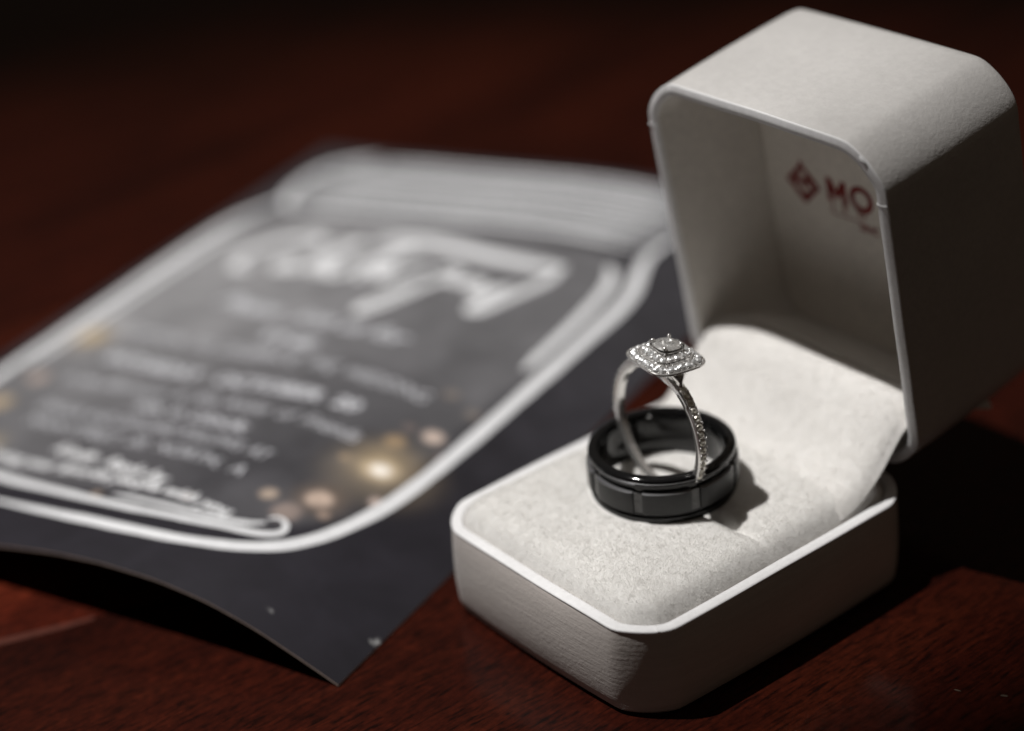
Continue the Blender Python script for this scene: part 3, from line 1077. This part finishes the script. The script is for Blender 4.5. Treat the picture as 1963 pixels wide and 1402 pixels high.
SC = 68.0
OUT_R = [(13.3, 80), (10.6, 61.7), (9.6, 46.5), (11.0, 34.7), (13.8, 27.3), (17.6, 22.3), (22.7, 19.2), (28.4, 17.2), (36.2, 15.4), (45.8, 14.5), (61.6, 14.2), (89.3, 14.5), (107.3, 14.8), (119.6, 14.9), (128.5, 16.0), (135.1, 18.4), (142.5, 20.6), (150.0, 20.4), (155.3, 19.0)]
OUT_L = [(13.3, 80), (17, 96), (22, 107), (30, 114.5), (42, 118.6), (57.7, 120.0), (78.8, 120.3), (103.1, 121.2), (123.6, 121.6), (134, 121), (141, 118.6), (147, 116.5), (153, 117)]
stroke('jar_outline', OUT_R, 2.3, 2.7, n=160)
stroke('jar_outline', OUT_L, 2.3, 2.7, n=120)
stroke('jar_shine_line', [(88.9, 18.6), (101.9, 18.9), (115.1, 19.7), (124.2, 20.6), (130.7, 22.0), (135.0, 25.1)], 1.9, 2.3)
stroke('jar_shine_line', [(60, 116.4), (80, 116.4), (104, 117.2), (122, 117.4), (132, 115.6)], 1.4, 1.8)
stroke('jar_base_line', [(24, 97), (20.7, 86.6), (18.4, 72.6), (15.6, 55.2), (15.5, 44.6), (16.9, 32.7), (18.5, 26.3), (20.6, 23.9), (23.0, 24.4), (24.1, 26.9), (22.6, 27.9)], 1.9, 1.5, n=120)
stroke('jar_base_line', [(21.5, 27.6), (19.0, 31.0), (18.1, 39.7), (18.2, 48.2), (18.6, 57.5)], 1.3, 1.0)
# screw lid of the jar, drawn with close chalk lines
for i, u0 in enumerate(np.linspace(145.5, 174.0, 11)):
    s_r = 25.0 - 4.5 * math.sin((u0 - 143) / 33 * math.pi)
    s_l = 114.0 + 3.0 * math.sin((u0 - 143) / 33 * math.pi)
    if u0 > 172:
        s_r += 5; s_l -= 9
    wv = 1.5 if i % 3 else 2.0
    stroke('jar_lid_line', [(u0 - 1.0, s_l), (u0 - .4 + random.uniform(-.3, .3), 90), (u0 + random.uniform(-.3, .3), 66), (u0 + .2, 44), (u0 - .4, s_r)], wv, wv, M['chalk_dim'] if i % 2 else M['chalk'], n=50, off=TH + .05 + .01 * i)
stroke('jar_lid_line', [(143, 112), (150, 117.6), (160, 118.6), (168, 117.2), (175, 108)], 2.4, 2.4, n=40, off=TH + .2)
# brush-lettered heading
HEAD = [([(131.0, 80), (133.5, 74), (133.0, 66), (130.2, 54.5), (128.2, 43.1), (129.6, 32.0)], 4.6, 4.6),      # the long bar over the word
        ([(129, 33), (123, 32.6), (117.5, 34.0), (110, 36), (103.5, 37.4), (104, 40), (110, 39.5), (116, 37.5)], 2.6, 2.2),
        ([(119.5, 50.5), (114, 54.0), (106.6, 55.9), (99, 58.4), (96.0, 61.0), (99.5, 62.0), (106, 59.0), (113, 57)], 2.4, 2.4),
        ([(118.5, 57.5), (121.5, 54), (119.5, 50.5), (115.5, 52), (114.5, 48.3), (118, 45.5), (115.5, 43.5), (112.0, 45.0), (111.5, 41.6), (116, 39.6), (118, 36.5)], 2.3, 2.3),
        ([(112.0, 99.5), (111.2, 102.5), (114.5, 105.4), (121.8, 105.2), (129.5, 99.5), (131.5, 95), (128.6, 92.2), (123, 95.5)], 2.9, 2.5),
        ([(113.5, 95.5), (112.6, 92), (115.6, 91.0), (119.0, 93.5), (115.5, 95.6), (113.0, 90.0), (116, 86.2), (126.4, 86.0), (131.6, 82.4), (127.0, 83.0), (114, 86.0), (112.8, 82.5)], 2.4, 2.4),
        ([(112.8, 82.5), (115.5, 80.6), (119.5, 81.6), (117.0, 84.0), (113.2, 80.2), (112.6, 76.6), (118, 75.2), (128.0, 71.2), (130.6, 68.2), (122, 71.5), (112.5, 73.4), (112.2, 69.5)], 2.6, 2.4),
        ([(112.2, 69.5), (116.0, 66.8), (120, 67.4), (118.6, 70.0), (113.6, 68.4), (113.2, 64.2), (117, 62.2), (121.2, 60.8), (118.6, 58.2)], 2.3, 2.3)]
for i, (pts, a, b) in enumerate(HEAD):
    stroke('heading_stroke', pts, a, b, n=40, off=TH + .05 + .012 * i)


def line_text(s, p0, p1, cap, m_, shear=0.0, bold=0.0):
    """lettering from p0 to p1 (card coordinates of the middle of the line)"""
    V, F = text_mesh(s, 1.0, shear, bold, 1.0)
    V[:, 0] -= V[:, 0].min(); W_ = V[:, 0].max(); p0 = np.array(p0, float); p1 = np.array(p1, float)
    L_ = np.linalg.norm(p1 - p0); t = (p1 - p0) / L_; nn = np.array([-t[1], t[0]])
    if nn[0] < 0:
        nn = -nn
    Q = p0 + (V[:, :1] / W_) * L_ * t + ((V[:, 1:2] - .33) / .7 * cap) * nn
    return obj('lettering', card_p(Q[:, 0], Q[:, 1], TH + .05), F, m_, card, smooth=False, recalc=False)


K, KM = M['chalk'], M['chalk_mid']
line_text('Please   join us for', (97.3, 95.4), (87.8, 42.8), 5.0, KM, .3, .02)
line_text('THE', (83.2, 75.5), (80.7, 59.5), 3.4, KM, 0, .04)
line_text('RECEPTION  TO  CELEBRATE  THE  WEDDING', (80.1, 110.7), (69.5, 27.0), 3.6, KM, 0, .0)
line_text('SATURDAY', (68.4, 102.1), (63.8, 74.2), 3.5, KM, 0, .04)
line_text('OCTOBER  20', (62.9, 69.9), (60.4, 35.4), 3.5, KM, 0, .04)
line_text('in the afternoon  at  the  house  of  Friends', (58.6, 104.5), (51.4, 29.4), 3.6, KM, .2, .0)
line_text('six o clock', (50.8, 78.9), (45.8, 49.0), 3.4, KM, 0, .02)
line_text('DINNER AND DANCING FOLLOWS  AT', (47.1, 100.2), (38.7, 39.6), 3.0, KM, 0, .0)
line_text('MAIN STREET  20,  NORTH,  A', (41.4, 98.0), (32.5, 40.0), 3.0, KM, 0, .0)
line_text('Kindly  Reply by', (32.4, 82.9), (25.4, 50.9), 2.9, K, .2, .03)
line_text('bring your favorite people with you', (28.2, 95.0), (20.8, 33.9), 2.9, K, .2, .03)

# ------------------------------------------------------------------ lint on the table
for (x, y, ln_, wd_, a, lab) in ((41.4, -30.1, 1.15, .38, -1.0, 'pale sliver of lint on the dark table near the lower right corner'),
                                 (37.8, -24.6, 1.1, .22, 1.9, 'dull grey fleck of lint on the dark table in front of the box shadow')):
    d = np.array([math.cos(a), math.sin(a)]); n_ = np.array([-d[1], d[0]]); V = []
    pr = [(-.5, 0), (-.2, .42), (.25, .5), (.5, .1), (.3, -.4), (-.25, -.45)]
    for z in (0.01, .09):
        V += [(x + d[0] * p * ln_ + n_[0] * q_ * wd_, y + d[1] * p * ln_ + n_[1] * q_ * wd_, z) for p, q_ in pr]
    F = [tuple(range(6))[::-1], tuple(range(6, 12))] + [(i, (i + 1) % 6, (i + 1) % 6 + 6, i + 6) for i in range(6)]
    tag(obj('lint', V, F, M['lint'], smooth=False), lab, 'lint', 'bits of lint on the table')
